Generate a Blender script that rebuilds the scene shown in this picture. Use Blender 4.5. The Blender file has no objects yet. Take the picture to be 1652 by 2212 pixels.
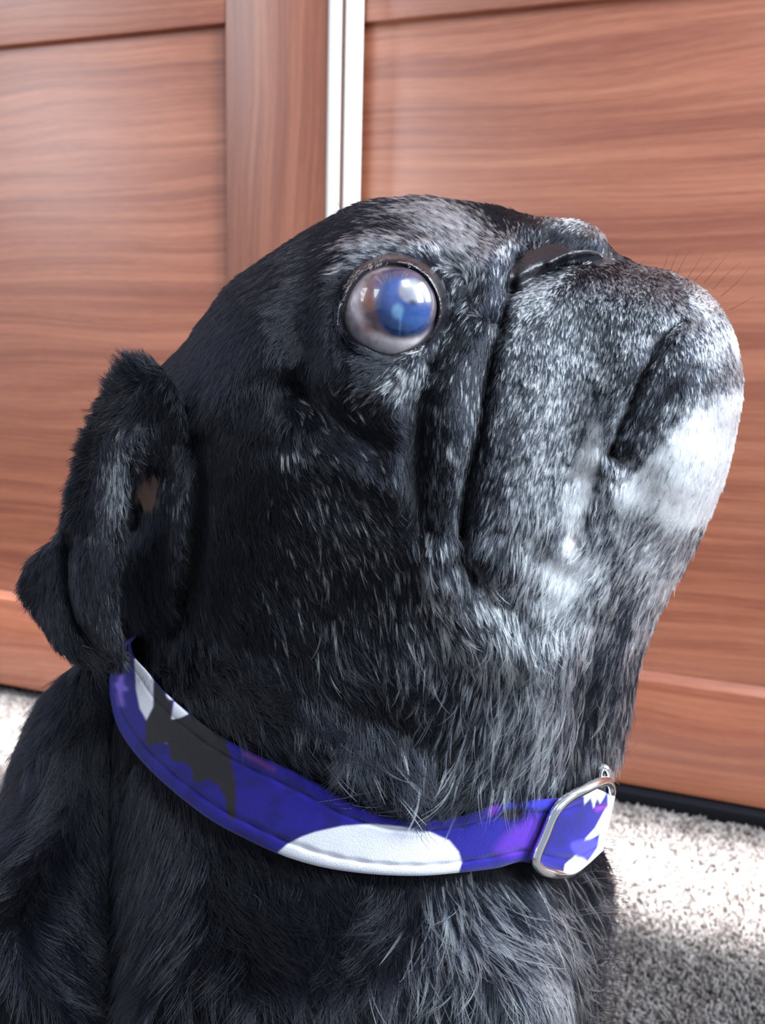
import bpy, bmesh, math
import numpy as np
from mathutils import Vector, Matrix

rng = np.random.default_rng(7)
S = bpy.context.scene
C = S.collection

# ------------------------------------------------------------------ camera
F = 1900.0
PITCH, ROLL, CZ = 0.1903, 0.0265, 0.40
cp, sp = math.cos(PITCH), math.sin(PITCH)
cr, sr = math.cos(ROLL), math.sin(ROLL)
CAM = np.array([0.0, 0.0, CZ])
FWD = np.array([0, cp, -sp]); UP0 = np.array([0, sp, cp]); RX0 = np.array([1.0, 0, 0])
RIGHT = cr * RX0 + sr * UP0
UPV = -sr * RX0 + cr * UP0
cam = bpy.data.cameras.new('camera')
cam_o = bpy.data.objects.new('camera', cam)
C.objects.link(cam_o)
cam_o.matrix_world = Matrix(((RIGHT[0], UPV[0], -FWD[0], 0), (RIGHT[1], UPV[1], -FWD[1], 0),
                             (RIGHT[2], UPV[2], -FWD[2], CZ), (0, 0, 0, 1)))
cam.sensor_fit = 'VERTICAL'
cam.sensor_height = 24.0
cam.lens = F / 2212.0 * 24.0
cam.clip_start = 0.01
cam.dof.use_dof = True
cam.dof.focus_distance = 0.197
cam.dof.aperture_fstop = cam.lens / 1.15
S.camera = cam_o

# ------------------------------------------------------------------ light
world = bpy.data.worlds.new('world'); S.world = world
world.use_nodes = True
bg = world.node_tree.nodes['Background']
bg.inputs[0].default_value = (0.64, 0.78, 1.0, 1)
bg.inputs[1].default_value = 0.33


def area(name, loc, target, sx, sy, power, col):
    l = bpy.data.lights.new(name, 'AREA'); l.shape = 'RECTANGLE'; l.size = sx; l.size_y = sy
    l.energy = power; l.color = col
    o = bpy.data.objects.new(name, l); C.objects.link(o); o.location = loc
    d = Vector(target) - Vector(loc)
    o.rotation_euler = d.to_track_quat('-Z', 'Y').to_euler()
    return o


# the room's window, high to the right of the camera
area('window_light', (1.64, -0.66, 1.36), (0.1, 0.3, 0.3), 0.52, 1.15, 36, (0.77, 0.89, 1.0))
area('window_light', (1.82, -0.02, 1.36), (0.1, 0.3, 0.3), 0.52, 1.15, 36, (0.77, 0.89, 1.0))
area('brow_fill_light', (0.90, -0.90, 2.05), (0.0, 0.3, 0.4), 0.55, 0.5, 20, (0.80, 0.90, 1.0))  # added lamp, unseen, lifts the brow and top of the head
area('door_sheen_light', (-1.85, -0.30, 1.25), (-0.1, 0.8, 0.6), 0.5, 0.9, 8, (0.84, 0.92, 1.0))  # added lamp on the left, placed for a sheen on the doors
# added unseen lamp, brightens a narrow band of carpet along the doors
so = area('carpet_fill_strip', (0.10, 0.662, 2.3), (0.10, 0.662, 0.0), 1.7, 0.05, 9, (0.97, 0.99, 1.0))
so.rotation_euler = (0, 0, -0.3329)
so.data.spread = math.radians(4.5)
S.view_settings.view_transform = 'Standard'
S.view_settings.look = 'None'
S.view_settings.gamma = 1.0
S.view_settings.use_curve_mapping = False
S.view_settings.exposure = 0.76

# ------------------------------------------------------------------ helpers


def lin(r, g=None, b=None):
    if g is None:
        r, g, b = r
    f = lambda c: (c / 255 / 12.92) if c / 255 <= 0.04045 else ((c / 255 + 0.055) / 1.055) ** 2.4
    return (f(r), f(g), f(b))


def link(o, parent=None):
    C.objects.link(o)
    if parent is not None:
        o.parent = parent
    return o


def mesh_obj(name, V, Fc, mat=None, parent=None, smooth=True, col=None):
    me = bpy.data.meshes.new(name)
    me.from_pydata([tuple(map(float, v)) for v in V] if not isinstance(V, np.ndarray) else V.tolist(), [],
                   Fc if not isinstance(Fc, np.ndarray) else Fc.tolist())
    if col is not None:
        a = me.color_attributes.new('Col', 'FLOAT_COLOR', 'POINT')
        c4 = np.ones((len(col), 4), np.float32); c4[:, :3] = col
        a.data.foreach_set('color', c4.ravel())
    if smooth:
        me.polygons.foreach_set('use_smooth', np.ones(len(me.polygons), bool))
    me.update()
    o = bpy.data.objects.new(name, me)
    if mat:
        me.materials.append(mat)
    return link(o, parent)


def tag(o, label=None, cat=None, group=None, kind=None):
    for k, v in (('label', label), ('category', cat), ('group', group), ('kind', kind)):
        if v:
            o[k] = v
    return o


def empty(name, loc=(0, 0, 0)):
    o = bpy.data.objects.new(name, None); C.objects.link(o); o.location = loc
    o.empty_display_size = 0.05
    return o


class Mat:
    def __init__(s, name):
        s.m = bpy.data.materials.new(name); s.m.use_nodes = True
        s.t = s.m.node_tree; s.n = s.t.nodes; s.l = s.t.links
        s.b = s.n['Principled BSDF']

    def node(s, typ, **kw):
        n = s.n.new(typ)
        for k, v in kw.items():
            if k.startswith('i_'):
                n.inputs[k[2:].replace('_', ' ')].default_value = v
            else:
                setattr(n, k, v)
        return n

    def link(s, a, b):
        s.l.new(a, b)

    def set(s, **kw):
        for k, v in kw.items():
            s.b.inputs[k.replace('_', ' ')].default_value = v
        return s


def simple(name, col, rough=0.5, metal=0.0, **kw):
    m = Mat(name)
    m.b.inputs['Base Color'].default_value = (*col, 1)
    m.b.inputs['Roughness'].default_value = rough
    m.b.inputs['Metallic'].default_value = metal
    m.set(**kw)
    return m.m


def vcol_mat(name, rough=0.6, bump=0.0, bscale=800, **kw):
    m = Mat(name)
    a = m.node('ShaderNodeAttribute', attribute_name='Col')
    m.link(a.outputs['Color'], m.b.inputs['Base Color'])
    m.b.inputs['Roughness'].default_value = rough
    m.set(**kw)
    if bump:
        tc = m.node('ShaderNodeTexCoord')
        nz = m.node('ShaderNodeTexNoise'); nz.inputs['Scale'].default_value = bscale
        nz.inputs['Detail'].default_value = 4
        bp = m.node('ShaderNodeBump'); bp.inputs['Strength'].default_value = bump
        bp.inputs['Distance'].default_value = 0.0006
        m.link(tc.outputs['Object'], nz.inputs['Vector']); m.link(nz.outputs['Fac'], bp.inputs['Height'])
        m.link(bp.outputs['Normal'], m.b.inputs['Normal'])
    return m.m


def box(name, lo, hi, mat, parent=None, M=None, bevel=0.0, kind=None):
    bm = bmesh.new()
    r = bmesh.ops.create_cube(bm, size=1)
    for v in bm.verts:
        v.co = Vector([lo[i] + (v.co[i] + 0.5) * (hi[i] - lo[i]) for i in range(3)])
    if bevel:
        bmesh.ops.bevel(bm, geom=list(bm.edges), offset=bevel, segments=3, affect='EDGES', profile=0.5)
    me = bpy.data.meshes.new(name); bm.to_mesh(me); bm.free()
    me.materials.append(mat)
    if M is not None:
        me.transform(M)
    if bevel:
        me.polygons.foreach_set('use_smooth', np.ones(len(me.polygons), bool))
    o = link(bpy.data.objects.new(name, me), parent)
    if kind:
        o['kind'] = kind
    return o


# value noise on pixel coordinates (numpy)
_tab = rng.random((256, 256))


def vnoise(x, y, sc, seed=0):
    x = np.asarray(x) / sc + 37.1 * seed; y = np.asarray(y) / sc + 91.7 * seed
    xi = np.floor(x).astype(int); yi = np.floor(y).astype(int)
    fx = x - xi; fy = y - yi
    fx = fx * fx * (3 - 2 * fx); fy = fy * fy * (3 - 2 * fy)
    g = lambda a, b: _tab[a % 256, b % 256]
    return (g(xi, yi) * (1 - fx) * (1 - fy) + g(xi + 1, yi) * fx * (1 - fy) +
            g(xi, yi + 1) * (1 - fx) * fy + g(xi + 1, yi + 1) * fx * fy)


def fnoise(x, y, sc, seed=0):
    return 0.6 * vnoise(x, y, sc, seed) + 0.28 * vnoise(x, y, sc / 2.1, seed + 1) + 0.12 * vnoise(x, y, sc / 4.3, seed + 2)


def catmull(pts, n=6, closed=True):
    p = np.array(pts, float); N = len(p); out = []
    rngi = range(N) if closed else range(N - 1)
    for i in rngi:
        if closed:
            a, b, c, d = p[(i - 1) % N], p[i], p[(i + 1) % N], p[(i + 2) % N]
        else:
            a, b, c, d = p[max(i - 1, 0)], p[i], p[i + 1], p[min(i + 2, N - 1)]
        for k in range(n):
            t = k / n
            out.append(0.5 * ((2 * b) + (c - a) * t + (2 * a - 5 * b + 4 * c - d) * t * t + (3 * b - a - 3 * c + d) * t ** 3))
    if not closed:
        out.append(p[-1])
    return np.array(out)


def seg_dist(u, v, poly, closed=False):
    """distance from points to a polyline; also nearest point"""
    u = np.asarray(u, float).ravel(); v = np.asarray(v, float).ravel()
    best = np.full(u.shape, 1e18); bx = np.zeros_like(u); by = np.zeros_like(u)
    N = len(poly)
    for i in range(N if closed else N - 1):
        a = poly[i]; b = poly[(i + 1) % N]
        dx, dy = b[0] - a[0], b[1] - a[1]
        L = dx * dx + dy * dy + 1e-9
        t = np.clip(((u - a[0]) * dx + (v - a[1]) * dy) / L, 0, 1)
        qx = a[0] + t * dx; qy = a[1] + t * dy
        d = (u - qx) ** 2 + (v - qy) ** 2
        m = d < best
        best[m] = d[m]; bx[m] = qx[m]; by[m] = qy[m]
    return np.sqrt(best), bx, by


def inside(u, v, poly):
    u = np.asarray(u, float); v = np.asarray(v, float)
    r = np.zeros(u.shape, bool); N = len(poly)
    for i in range(N):
        x1, y1 = poly[i]; x2, y2 = poly[(i + 1) % N]
        if y1 == y2:
            continue
        m = ((y1 > v) != (y2 > v)) & (u < (x2 - x1) * (v - y1) / (y2 - y1) + x1)
        r ^= m
    return r


def soft_in(u, v, poly, soft):
    sh = np.shape(u)
    d = seg_dist(u, v, np.array(poly, float), True)[0].reshape(sh)
    s = np.where(inside(u, v, poly), d, -d)
    x = np.clip(s / soft * 0.5 + 0.5, 0, 1)
    return x * x * (3 - 2 * x)


def sstep(a, b, x):
    t = np.clip((x - a) / (b - a), 0, 1)
    return t * t * (3 - 2 * t)


YP = 0.245                     # vertical plane through the middle of the dog


def ray(u, v):
    X = (np.asarray(u, float) - 826) / F; U = -(np.asarray(v, float) - 1106) / F
    return FWD + X[..., None] * RIGHT + U[..., None] * UPV


def to3d(u, v, h):
    """point seen at picture spot (u, v), h metres in front of the dog's middle plane"""
    r = ray(u, v)
    k = 1 - sstep(2300, 2950, np.asarray(v, float))
    h = np.asarray(h, float)
    t = (YP - h * k) / r[..., 1]
    P = CAM + r * t[..., None]
    P[..., 1] = YP - h
    return P


# ------------------------------------------------------------------ room and wardrobe
YAW, DD, OFFL = 0.3329, 0.7998, -0.0188
ZT, ZB, ZW, X1, X2, X3 = 0.6694, 0.1156, 0.015, -0.150, -0.0516, -0.0314
MD = Matrix.Translation((0, DD, 0)) @ Matrix.Rotation(-YAW, 4, 'Z')     # x along the doors, y away from the camera


def wood(name, vertical=False, seed=0.0):
    m = Mat(name)
    tc = m.node('ShaderNodeTexCoord')
    mp = m.node('ShaderNodeMapping')
    mp.inputs['Location'].default_value = (seed, seed * 1.7, seed * 0.6)
    mp.inputs['Rotation'].default_value = (0, math.radians(90) if vertical else 0, 0)
    mp.inputs['Scale'].default_value = (1, 1, 1)
    m.link(tc.outputs['Object'], mp.inputs['Vector'])
    # slow warp that makes the cathedral figure
    w = m.node('ShaderNodeTexNoise'); w.inputs['Scale'].default_value = 1.0; w.inputs['Detail'].default_value = 2
    mw = m.node('ShaderNodeMapping'); mw.inputs['Scale'].default_value = (2.2, 2.2, 5.0)
    m.link(mp.outputs[0], mw.inputs[0]); m.link(mw.outputs[0], w.inputs['Vector'])
    sub = m.node('ShaderNodeVectorMath', operation='SUBTRACT'); sub.inputs[1].default_value = (.5, .5, .5)
    m.link(w.outputs['Color'], sub.inputs[0])
    sc = m.node('ShaderNodeVectorMath', operation='MULTIPLY'); sc.inputs[1].default_value = (0, 0, 0.065)
    m.link(sub.outputs[0], sc.inputs[0])
    ad = m.node('ShaderNodeVectorMath', operation='ADD')
    m.link(mp.outputs[0], ad.inputs[0]); m.link(sc.outputs[0], ad.inputs[1])

    def grain(sx, sz, det, rough):
        g = m.node('ShaderNodeTexNoise'); g.inputs['Scale'].default_value = 1.0
        g.inputs['Detail'].default_value = det; g.inputs['Roughness'].default_value = rough
        k = m.node('ShaderNodeMapping'); k.inputs['Scale'].default_value = (sx, sx, sz)
        m.link(ad.outputs[0], k.inputs[0]); m.link(k.outputs[0], g.inputs['Vector'])
        return g.outputs['Fac']
    g1 = grain(1.3, 48, 4, .6); g2 = grain(4, 230, 3, .6); g3 = grain(60, 900, 2, .5)
    mx = m.node('ShaderNodeMix', data_type='FLOAT'); mx.inputs['Factor'].default_value = .42
    m.link(g1, mx.inputs['A']); m.link(g2, mx.inputs['B'])
    mx2 = m.node('ShaderNodeMix', data_type='FLOAT'); mx2.inputs['Factor'].default_value = .14
    m.link(mx.outputs['Result'], mx2.inputs['A']); m.link(g3, mx2.inputs['B'])
    cr_ = m.node('ShaderNodeValToRGB')
    e = cr_.color_ramp.elements
    e[0].position = .26; e[0].color = (*lin(116, 58, 42), 1)
    e[1].position = .73; e[1].color = (*lin(198, 130, 98), 1)
    x = cr_.color_ramp.elements.new(.46); x.color = (*lin(150, 84, 60), 1)
    x = cr_.color_ramp.elements.new(.56); x.color = (*lin(172, 104, 76), 1)
    m.link(mx2.outputs['Result'], cr_.inputs['Fac'])
    m.link(cr_.outputs['Color'], m.b.inputs['Base Color'])
    m.b.inputs['Roughness'].default_value = .36
    m.b.inputs['Specular IOR Level'].default_value = .6
    m.b.inputs['Coat Weight'].default_value = .5; m.b.inputs['Coat Roughness'].default_value = .36
    bp = m.node('ShaderNodeBump'); bp.inputs['Strength'].default_value = .15; bp.inputs['Distance'].default_value = .0004
    m.link(g2, bp.inputs['Height']); m.link(bp.outputs[0], m.b.inputs['Normal'])
    return m.m


WH = wood('walnut_horizontal', seed=3.0)
WH2 = wood('walnut_horizontal_second', seed=11.3)
WV = wood('walnut_vertical', True, 5.0)
ALU = simple('satin_aluminium', (1.0, .96, .90), .42, .1)
BLACK = simple('black_track', (.006, .006, .008), .8, 0, Specular_IOR_Level=.1)


def sliding_door(x0, x1, off, wh, label, stile_w, trim):
    e = empty('sliding_door', MD @ Vector(((x0 + x1) / 2, off, 0)))
    e.rotation_euler = (0, 0, -YAW)
    cx = (x0 + x1) / 2
    ZTOP = 2.2; rail = .11
    # frame pieces, local coordinates: x along the door, y = 0 at the face
    xs1 = x1 - (stile_w if stile_w else 0)
    top2 = ZTOP - rail
    def b(n, a, c, m, bev=.0012):
        return box(n, a, c, m, e, Matrix.Translation((-cx, 0, 0)), bev)
    b('bottom_rail', (x0, 0, ZW), (xs1, .022, ZB), wh)
    b('middle_rail', (x0, 0, ZT), (xs1, .022, ZT + rail), wh)
    b('top_rail', (x0, 0, top2), (xs1, .022, ZTOP), wh)
    b('panel', (x0, .006, ZB - .004), (xs1, .018, ZT + .004), wh, .0005)
    b('panel', (x0, .006, ZT + rail - .004), (xs1, .018, top2 + .004), wh, .0005)
    if stile_w:
        b('stile', (xs1, -.0005, ZW), (x1, .022, ZTOP), WV)
    # bevelled moulding on top of the bottom rail catches the light
    bm = bmesh.new()
    for (z0, z1) in ((ZB - .001, ZB + .007),):
        vs = [bm.verts.new((x - cx, y, z)) for x in (x0, xs1) for (y, z) in ((.0002, z0), (.0062, z1), (.010, z1), (.010, z0))]
        for i in range(4):
            bm.faces.new((vs[i], vs[(i + 1) % 4], vs[4 + (i + 1) % 4], vs[4 + i]))
        bm.faces.new(vs[:4]); bm.faces.new(vs[4:])
    bmesh.ops.recalc_face_normals(bm, faces=bm.faces)
    me = bpy.data.meshes.new('moulding'); bm.to_mesh(me); bm.free(); me.materials.append(wh)
    link(bpy.data.objects.new('moulding', me), e)
    if trim:
        # pale edge profile: wide rounded bead, slot, narrow bead
        n = 10; prof = []
        w = X3 - X2
        def bead(a, c, r, y0=-.002):
            return [(a + (c - a) * (0.5 - 0.5 * math.cos(math.pi * k / n)), y0 - r * math.sin(math.pi * k / n)) for k in range(n + 1)]
        prof = bead(X2, X2 + w * .56, .0035) + [(X2 + w * .57, .002), (X2 + w * .75, .002)] + bead(X2 + w * .76, X3, .002)
        prof += [(X3, .026), (X2, .026)]
        V = []; Fc = []
        for z in (ZW, ZTOP):
            for (x, y) in prof:
                V.append((x - cx, y, z))
        k = len(prof)
        for i in range(k):
            Fc.append((i, (i + 1) % k, k + (i + 1) % k, k + i))
        Fc += [tuple(range(k))[::-1], tuple(range(k, 2 * k))]
        t = mesh_obj('edge_trim', V, Fc, ALU, e, smooth=False)
        t.data.materials.append(WV)
        for q_ in (11, 12):
            t.data.polygons[q_].material_index = 1
        t['label'] = 'pale shiny metal edge profile with a narrow slot'
    tag(e, label, 'wardrobe door', None, 'thing')
    return e


sliding_door(-1.05, X2, OFFL, WH2, 'left brown wood sliding wardrobe door, with an upright stile and pale metal edge strip', X2 - X1, True)
sliding_door(X3 - .012, .95, 0.0105, WH, 'right brown wood sliding wardrobe door, standing behind the muzzle', 0, False)
# moved parts of the setting
tr = box('floor_track', (-1.6, .0, .0), (1.5, .06, .013), BLACK, None, MD, .001)
tag(tr, 'black floor track under the two brown wardrobe doors', 'track')
wl = simple('painted_wall', (.72, .70, .66), .8)
box('wall_back', (-2.2, .55, 0), (2.2, .62, 2.5), wl, None, MD, kind='structure')


wx = simple('painted_side_wall', (.70, .69, .66), .85)
box('wall_left', (-2.0, -1.5, 0), (-1.95, 2.2, 2.5), wx, None, None, kind='structure')


def carpet_mat():
    m = Mat('carpet')
    tc = m.node('ShaderNodeTexCoord')
    n1 = m.node('ShaderNodeTexNoise'); n1.inputs['Scale'].default_value = 140; n1.inputs['Detail'].default_value = 4
    n2 = m.node('ShaderNodeTexNoise'); n2.inputs['Scale'].default_value = 30; n2.inputs['Detail'].default_value = 3
    for n in (n1, n2):
        m.link(tc.outputs['Object'], n.inputs['Vector'])
    mx = m.node('ShaderNodeMix', data_type='FLOAT'); mx.inputs['Factor'].default_value = .3
    m.link(n1.outputs['Fac'], mx.inputs['A']); m.link(n2.outputs['Fac'], mx.inputs['B'])
    r = m.node('ShaderNodeValToRGB'); e = r.color_ramp.elements
    e[0].position = .36; e[0].color = (*lin(90, 82, 79), 1)
    e[1].position = .62; e[1].color = (*lin(124, 117, 112), 1)
    m.link(mx.outputs['Result'], r.inputs['Fac']); m.link(r.outputs['Color'], m.b.inputs['Base Color'])
    m.b.inputs['Roughness'].default_value = .95
    return m.m


CARPET = carpet_mat()
bm = bmesh.new(); vs = [bm.verts.new(p) for p in ((-2.5, -1.5, 0), (2.5, -1.5, 0), (2.5, 2.2, 0), (-2.5, 2.2, 0), (-2.5, -1.5, -.05), (2.5, -1.5, -.05), (2.5, 2.2, -.05), (-2.5, 2.2, -.05))]
for f in ((0, 1, 2, 3), (7, 6, 5, 4), (0, 4, 5, 1), (1, 5, 6, 2), (2, 6, 7, 3), (3, 7, 4, 0)):
    bm.faces.new([vs[i] for i in f])
me = bpy.data.meshes.new('floor'); bm.to_mesh(me); bm.free(); me.materials.append(CARPET)
floor = link(bpy.data.objects.new('floor', me)); floor['kind'] = 'structure'


def curves_obj(name, P, rad, col, mat, parent=None):
    """P (N,K,3) points, rad (N,K), col (N,3) or None"""
    N, K, _ = P.shape
    cu = bpy.data.hair_curves.new(name)
    cu.add_curves([K] * N)
    cu.attributes['position'].data.foreach_set('vector', P.astype(np.float32).ravel())
    a = cu.attributes.get('radius') or cu.attributes.new('radius', 'FLOAT', 'POINT')
    a.data.foreach_set('value', rad.astype(np.float32).ravel())
    if col is not None:
        a = cu.attributes.new('hcol', 'FLOAT_COLOR', 'CURVE')
        c4 = np.ones((N, 4), np.float32); c4[:, :3] = col
        a.data.foreach_set('color', c4.ravel())
    cu.materials.append(mat)
    o = bpy.data.objects.new(name, cu)
    return link(o, parent)


# carpet pile where the camera looks: short bent tufts
Nt = 330000
tx = rng.uniform(-.7, .9, Nt); ty = rng.uniform(.25, 1.0, Nt)
loc = (ty - DD) * math.cos(YAW) + tx * math.sin(YAW)
keep = (loc < -.004) & ~((tx < .05) & (ty < .45))
tx, ty = tx[keep], ty[keep]; Nt = len(tx)
ang = rng.uniform(0, 2 * np.pi, Nt); lean = rng.uniform(.001, .004, Nt); hh = rng.uniform(.004, .008, Nt)
P = np.zeros((Nt, 3, 3))
for k, s in enumerate((0, .55, 1)):
    P[:, k, 0] = tx + np.cos(ang) * lean * s * s
    P[:, k, 1] = ty + np.sin(ang) * lean * s * s
    P[:, k, 2] = hh * s * (1 - .25 * s)
cn = .5 * vnoise(tx * 1e4, ty * 1e4, 70, 3) + .3 * vnoise(tx * 1e4, ty * 1e4, 200, 4) + .25 * rng.random(Nt)
c0, c1 = np.array(lin(98, 90, 87)), np.array(lin(128, 121, 118))
ccol = c0 + (c1 - c0) * sstep(.25, .75, cn)[:, None]
pm = Mat('carpet_pile')
at = pm.node('ShaderNodeAttribute', attribute_name='hcol'); pm.link(at.outputs['Color'], pm.b.inputs['Base Color'])
pm.b.inputs['Roughness'].default_value = .9
pile = curves_obj('carpet_pile', P, np.full((Nt, 3), .0007) * np.array([1, 1, .7]), ccol, pm.m, floor)
pile['kind'] = 'stuff'

#DOG#
# ------------------------------------------------------------------ the dog: relief maps over its side view
SIL = catmull([(330, 812), (400, 745), (440, 690), (500, 615), (560, 570), (640, 517), (700, 482), (760, 450), (800, 437), (860, 430), (920, 428), (1000, 438),
    (1080, 450), (1140, 466), (1200, 474), (1250, 479), (1295, 503), (1318, 535), (1345, 557), (1385, 577), (1430, 585), (1480, 602), (1530, 635),
    (1563, 675), (1585, 730), (1598, 790), (1598, 860), (1586, 930), (1568, 1010), (1543, 1080), (1512, 1150), (1472, 1225), (1430, 1300),
    (1398, 1370), (1376, 1430), (1362, 1500), (1350, 1560), (1338, 1610), (1318, 1660), (1306, 1700), (1300, 1745), (1296, 1800), (1305, 1850), (1315, 1900),
    (1310, 1980), (1302, 2060), (1288, 2140), (1272, 2212), (1265, 2350), (1270, 2500), (1278, 2650), (1280, 2800), (1278, 2950), (1290, 3050), (1360, 3110), (1390, 3160),
    (1370, 3186), (1150, 3188), (1075, 3160), (1050, 3000), (1020, 2800), (930, 2730), (830, 2790), (760, 2900), (760, 3050), (820, 3110), (830, 3165), (800, 3188), (300, 3190), (-150, 3190),
    (-480, 3180), (-620, 3050), (-640, 2850), (-560, 2550), (-420, 2300), (-260, 2100), (-120, 1930), (0, 1745), (50, 1600), (100, 1505), (150, 1452),
    (190, 1400), (195, 1300), (192, 1200), (196, 1100), (207, 1000), (228, 900), (270, 840)], 5)

US = np.concatenate([np.arange(-680, -20, 22), np.arange(-16, 1664, 4)])
VS = np.concatenate([np.arange(404, 2232, 4), np.arange(2244, 3200, 18)])
GU, GV = np.meshgrid(US, VS)
shp = GU.shape
print('grid', shp)


def ell(u, v, cx, cy, a, b, H, rot=0.0, q=2.0):
    c, s = math.cos(rot), math.sin(rot)
    x = ((u - cx) * c + (v - cy) * s) / a; y = (-(u - cx) * s + (v - cy) * c) / b
    return H * np.sqrt(np.clip(1 - np.abs(x) ** q - np.abs(y) ** q, 0, 1))


# relief strokes: points, width, height (cm)
STROKES = [
    ([(1112, 560), (1100, 610), (1092, 680), (1064, 760), (1047, 850), (1036, 930), (1016, 1010), (1002, 1080), (998, 1140)], 12, -.55),
    ([(996, 1150), (1002, 1195), (1025, 1235)], 10, -.22),
    ([(1078, 560), (1062, 640), (1035, 730), (1000, 800), (982, 880), (978, 980), (962, 1080), (948, 1170), (962, 1240)], 30, .36),
    ([(925, 800), (905, 880), (905, 980), (915, 1060), (925, 1130)], 24, -.42),
    ([(860, 900), (850, 980), (868, 1080)], 30, .18),
    ([(1150, 700), (1165, 800), (1155, 900), (1125, 1000), (1095, 1090), (1070, 1160)], 62, .42),
    ([(715, 790), (790, 830), (860, 838), (905, 800)], 24, .22),
    ([(640, 835), (690, 880), (760, 930), (820, 965)], 26, -.30),
    ([(640, 1000), (700, 985), (780, 1010), (840, 1050)], 26, .16),
    ([(690, 540), (655, 610), (648, 700), (665, 770), (640, 840)], 34, -.28),
    ([(725, 545), (800, 522), (870, 530), (925, 560)], 20, .30),
    ([(712, 600), (712, 680), (735, 750), (790, 790), (860, 795), (920, 765)], 16, .14),
    ([(930, 450), (980, 490), (1040, 540), (1080, 590)], 30, .26),
    ([(945, 570), (968, 640), (962, 720), (935, 770)], 18, -.30),
    ([(880, 500), (940, 530), (985, 580), (1010, 640)], 16, -.12),
    ([(1110, 625), (1150, 605), (1195, 585), (1240, 566), (1300, 560), (1350, 575)], 13, -.62),
    ([(1060, 500), (1110, 520), (1150, 530), (1180, 520)], 16, -.25),
    ([(1150, 480), (1210, 495), (1280, 510), (1312, 530)], 24, .45),
    ([(1180, 640), (1260, 615), (1340, 620), (1420, 640)], 36, .22),
    ([(1470, 690), (1445, 712), (1418, 755), (1388, 810), (1362, 865), (1338, 925), (1320, 975)], 8, -.36),
    ([(1360, 780), (1330, 850), (1308, 920), (1290, 980)], 30, .28),
    ([(1500, 730), (1460, 800), (1410, 870), (1365, 940)], 28, .22),
    ([(1500, 790), (1450, 855), (1390, 930), (1340, 990)], 12, -.16),
    ([(1320, 975), (1290, 1040), (1262, 1100), (1240, 1150)], 14, -.10),
    ([(1320, 1060), (1270, 1140), (1250, 1180)], 26, .16),
    ([(1012, 1215), (1048, 1285), (1090, 1300), (1130, 1265), (1160, 1200)], 20, -.12),
    ([(1035, 1180), (1070, 1230), (1110, 1210)], 22, .16),
    ([(960, 1290), (1040, 1370), (1150, 1400)], 36, .20),
    ([(1360, 1290), (1305, 1380), (1280, 1480), (1275, 1570)], 32, -.45),
    ([(1400, 1290), (1355, 1400), (1335, 1500)], 22, .22),
    ([(1210, 1400), (1170, 1500), (1150, 1600)], 40, .22),
    ([(430, 950), (438, 1050), (432, 1150), (420, 1260), (380, 1350)], 20, -.30),
    ([(372, 985), (396, 1020), (398, 1100), (384, 1200), (370, 1290)], 22, .32),
    ([(352, 1015), (325, 1070), (300, 1135)], 20, -.40),
    ([(560, 560), (470, 700), (400, 830)], 60, .12),
    ([(420, 1420), (560, 1520), (720, 1620), (850, 1680)], 45, .30),
    ([(600, 1330), (700, 1380), (820, 1400)], 80, .12),
    ([(900, 1950), (930, 2080), (900, 2212)], 50, -.35),
    ([(1100, 1950), (1180, 2060), (1150, 2200)], 45, .30),
    ([(350, 1900), (520, 2020), (640, 2200)], 70, .30),
]
# neck band lines (collar)
LOW = catmull([(252, 1402), (236, 1470), (240, 1520), (258, 1578), (300, 1638), (365, 1702), (450, 1768), (530, 1812), (610, 1848), (700, 1874), (800, 1888), (900, 1892),
               (985, 1886), (1070, 1876), (1130, 1862), (1190, 1880), (1240, 1888), (1302, 1838)], 12, False)
UPP = catmull([(282, 1390), (290, 1418), (318, 1450), (352, 1490), (408, 1540), (480, 1592), (560, 1632), (640, 1668), (700, 1700), (765, 1738), (840, 1765), (920, 1772),
               (1000, 1762), (1070, 1738), (1140, 1728), (1215, 1722), (1270, 1700), (1328, 1722)], 12, False)
CEN = 0.5 * (LOW + UPP)


def collar_h(u):
    x = np.clip((np.asarray(u, float) - 785) / 556, -1, 1)
    return .0535 * np.sqrt(np.clip(1 - np.abs(x) ** 2.3, 0, 1))


APE = catmull([(741, 700), (746, 655), (762, 617), (790, 588), (830, 571), (870, 571), (905, 586), (932, 615), (947, 655), (944, 695), (926, 727), (897, 750), (862, 766), (828, 766), (789, 750), (758, 728)], 5)
NOSE = catmull([(1094, 640), (1092, 602), (1118, 562), (1150, 540), (1184, 526), (1210, 530), (1240, 538), (1275, 538), (1315, 554), (1334, 572), (1296, 572), (1240, 571), (1212, 579), (1182, 597), (1135, 628)], 4)


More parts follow.
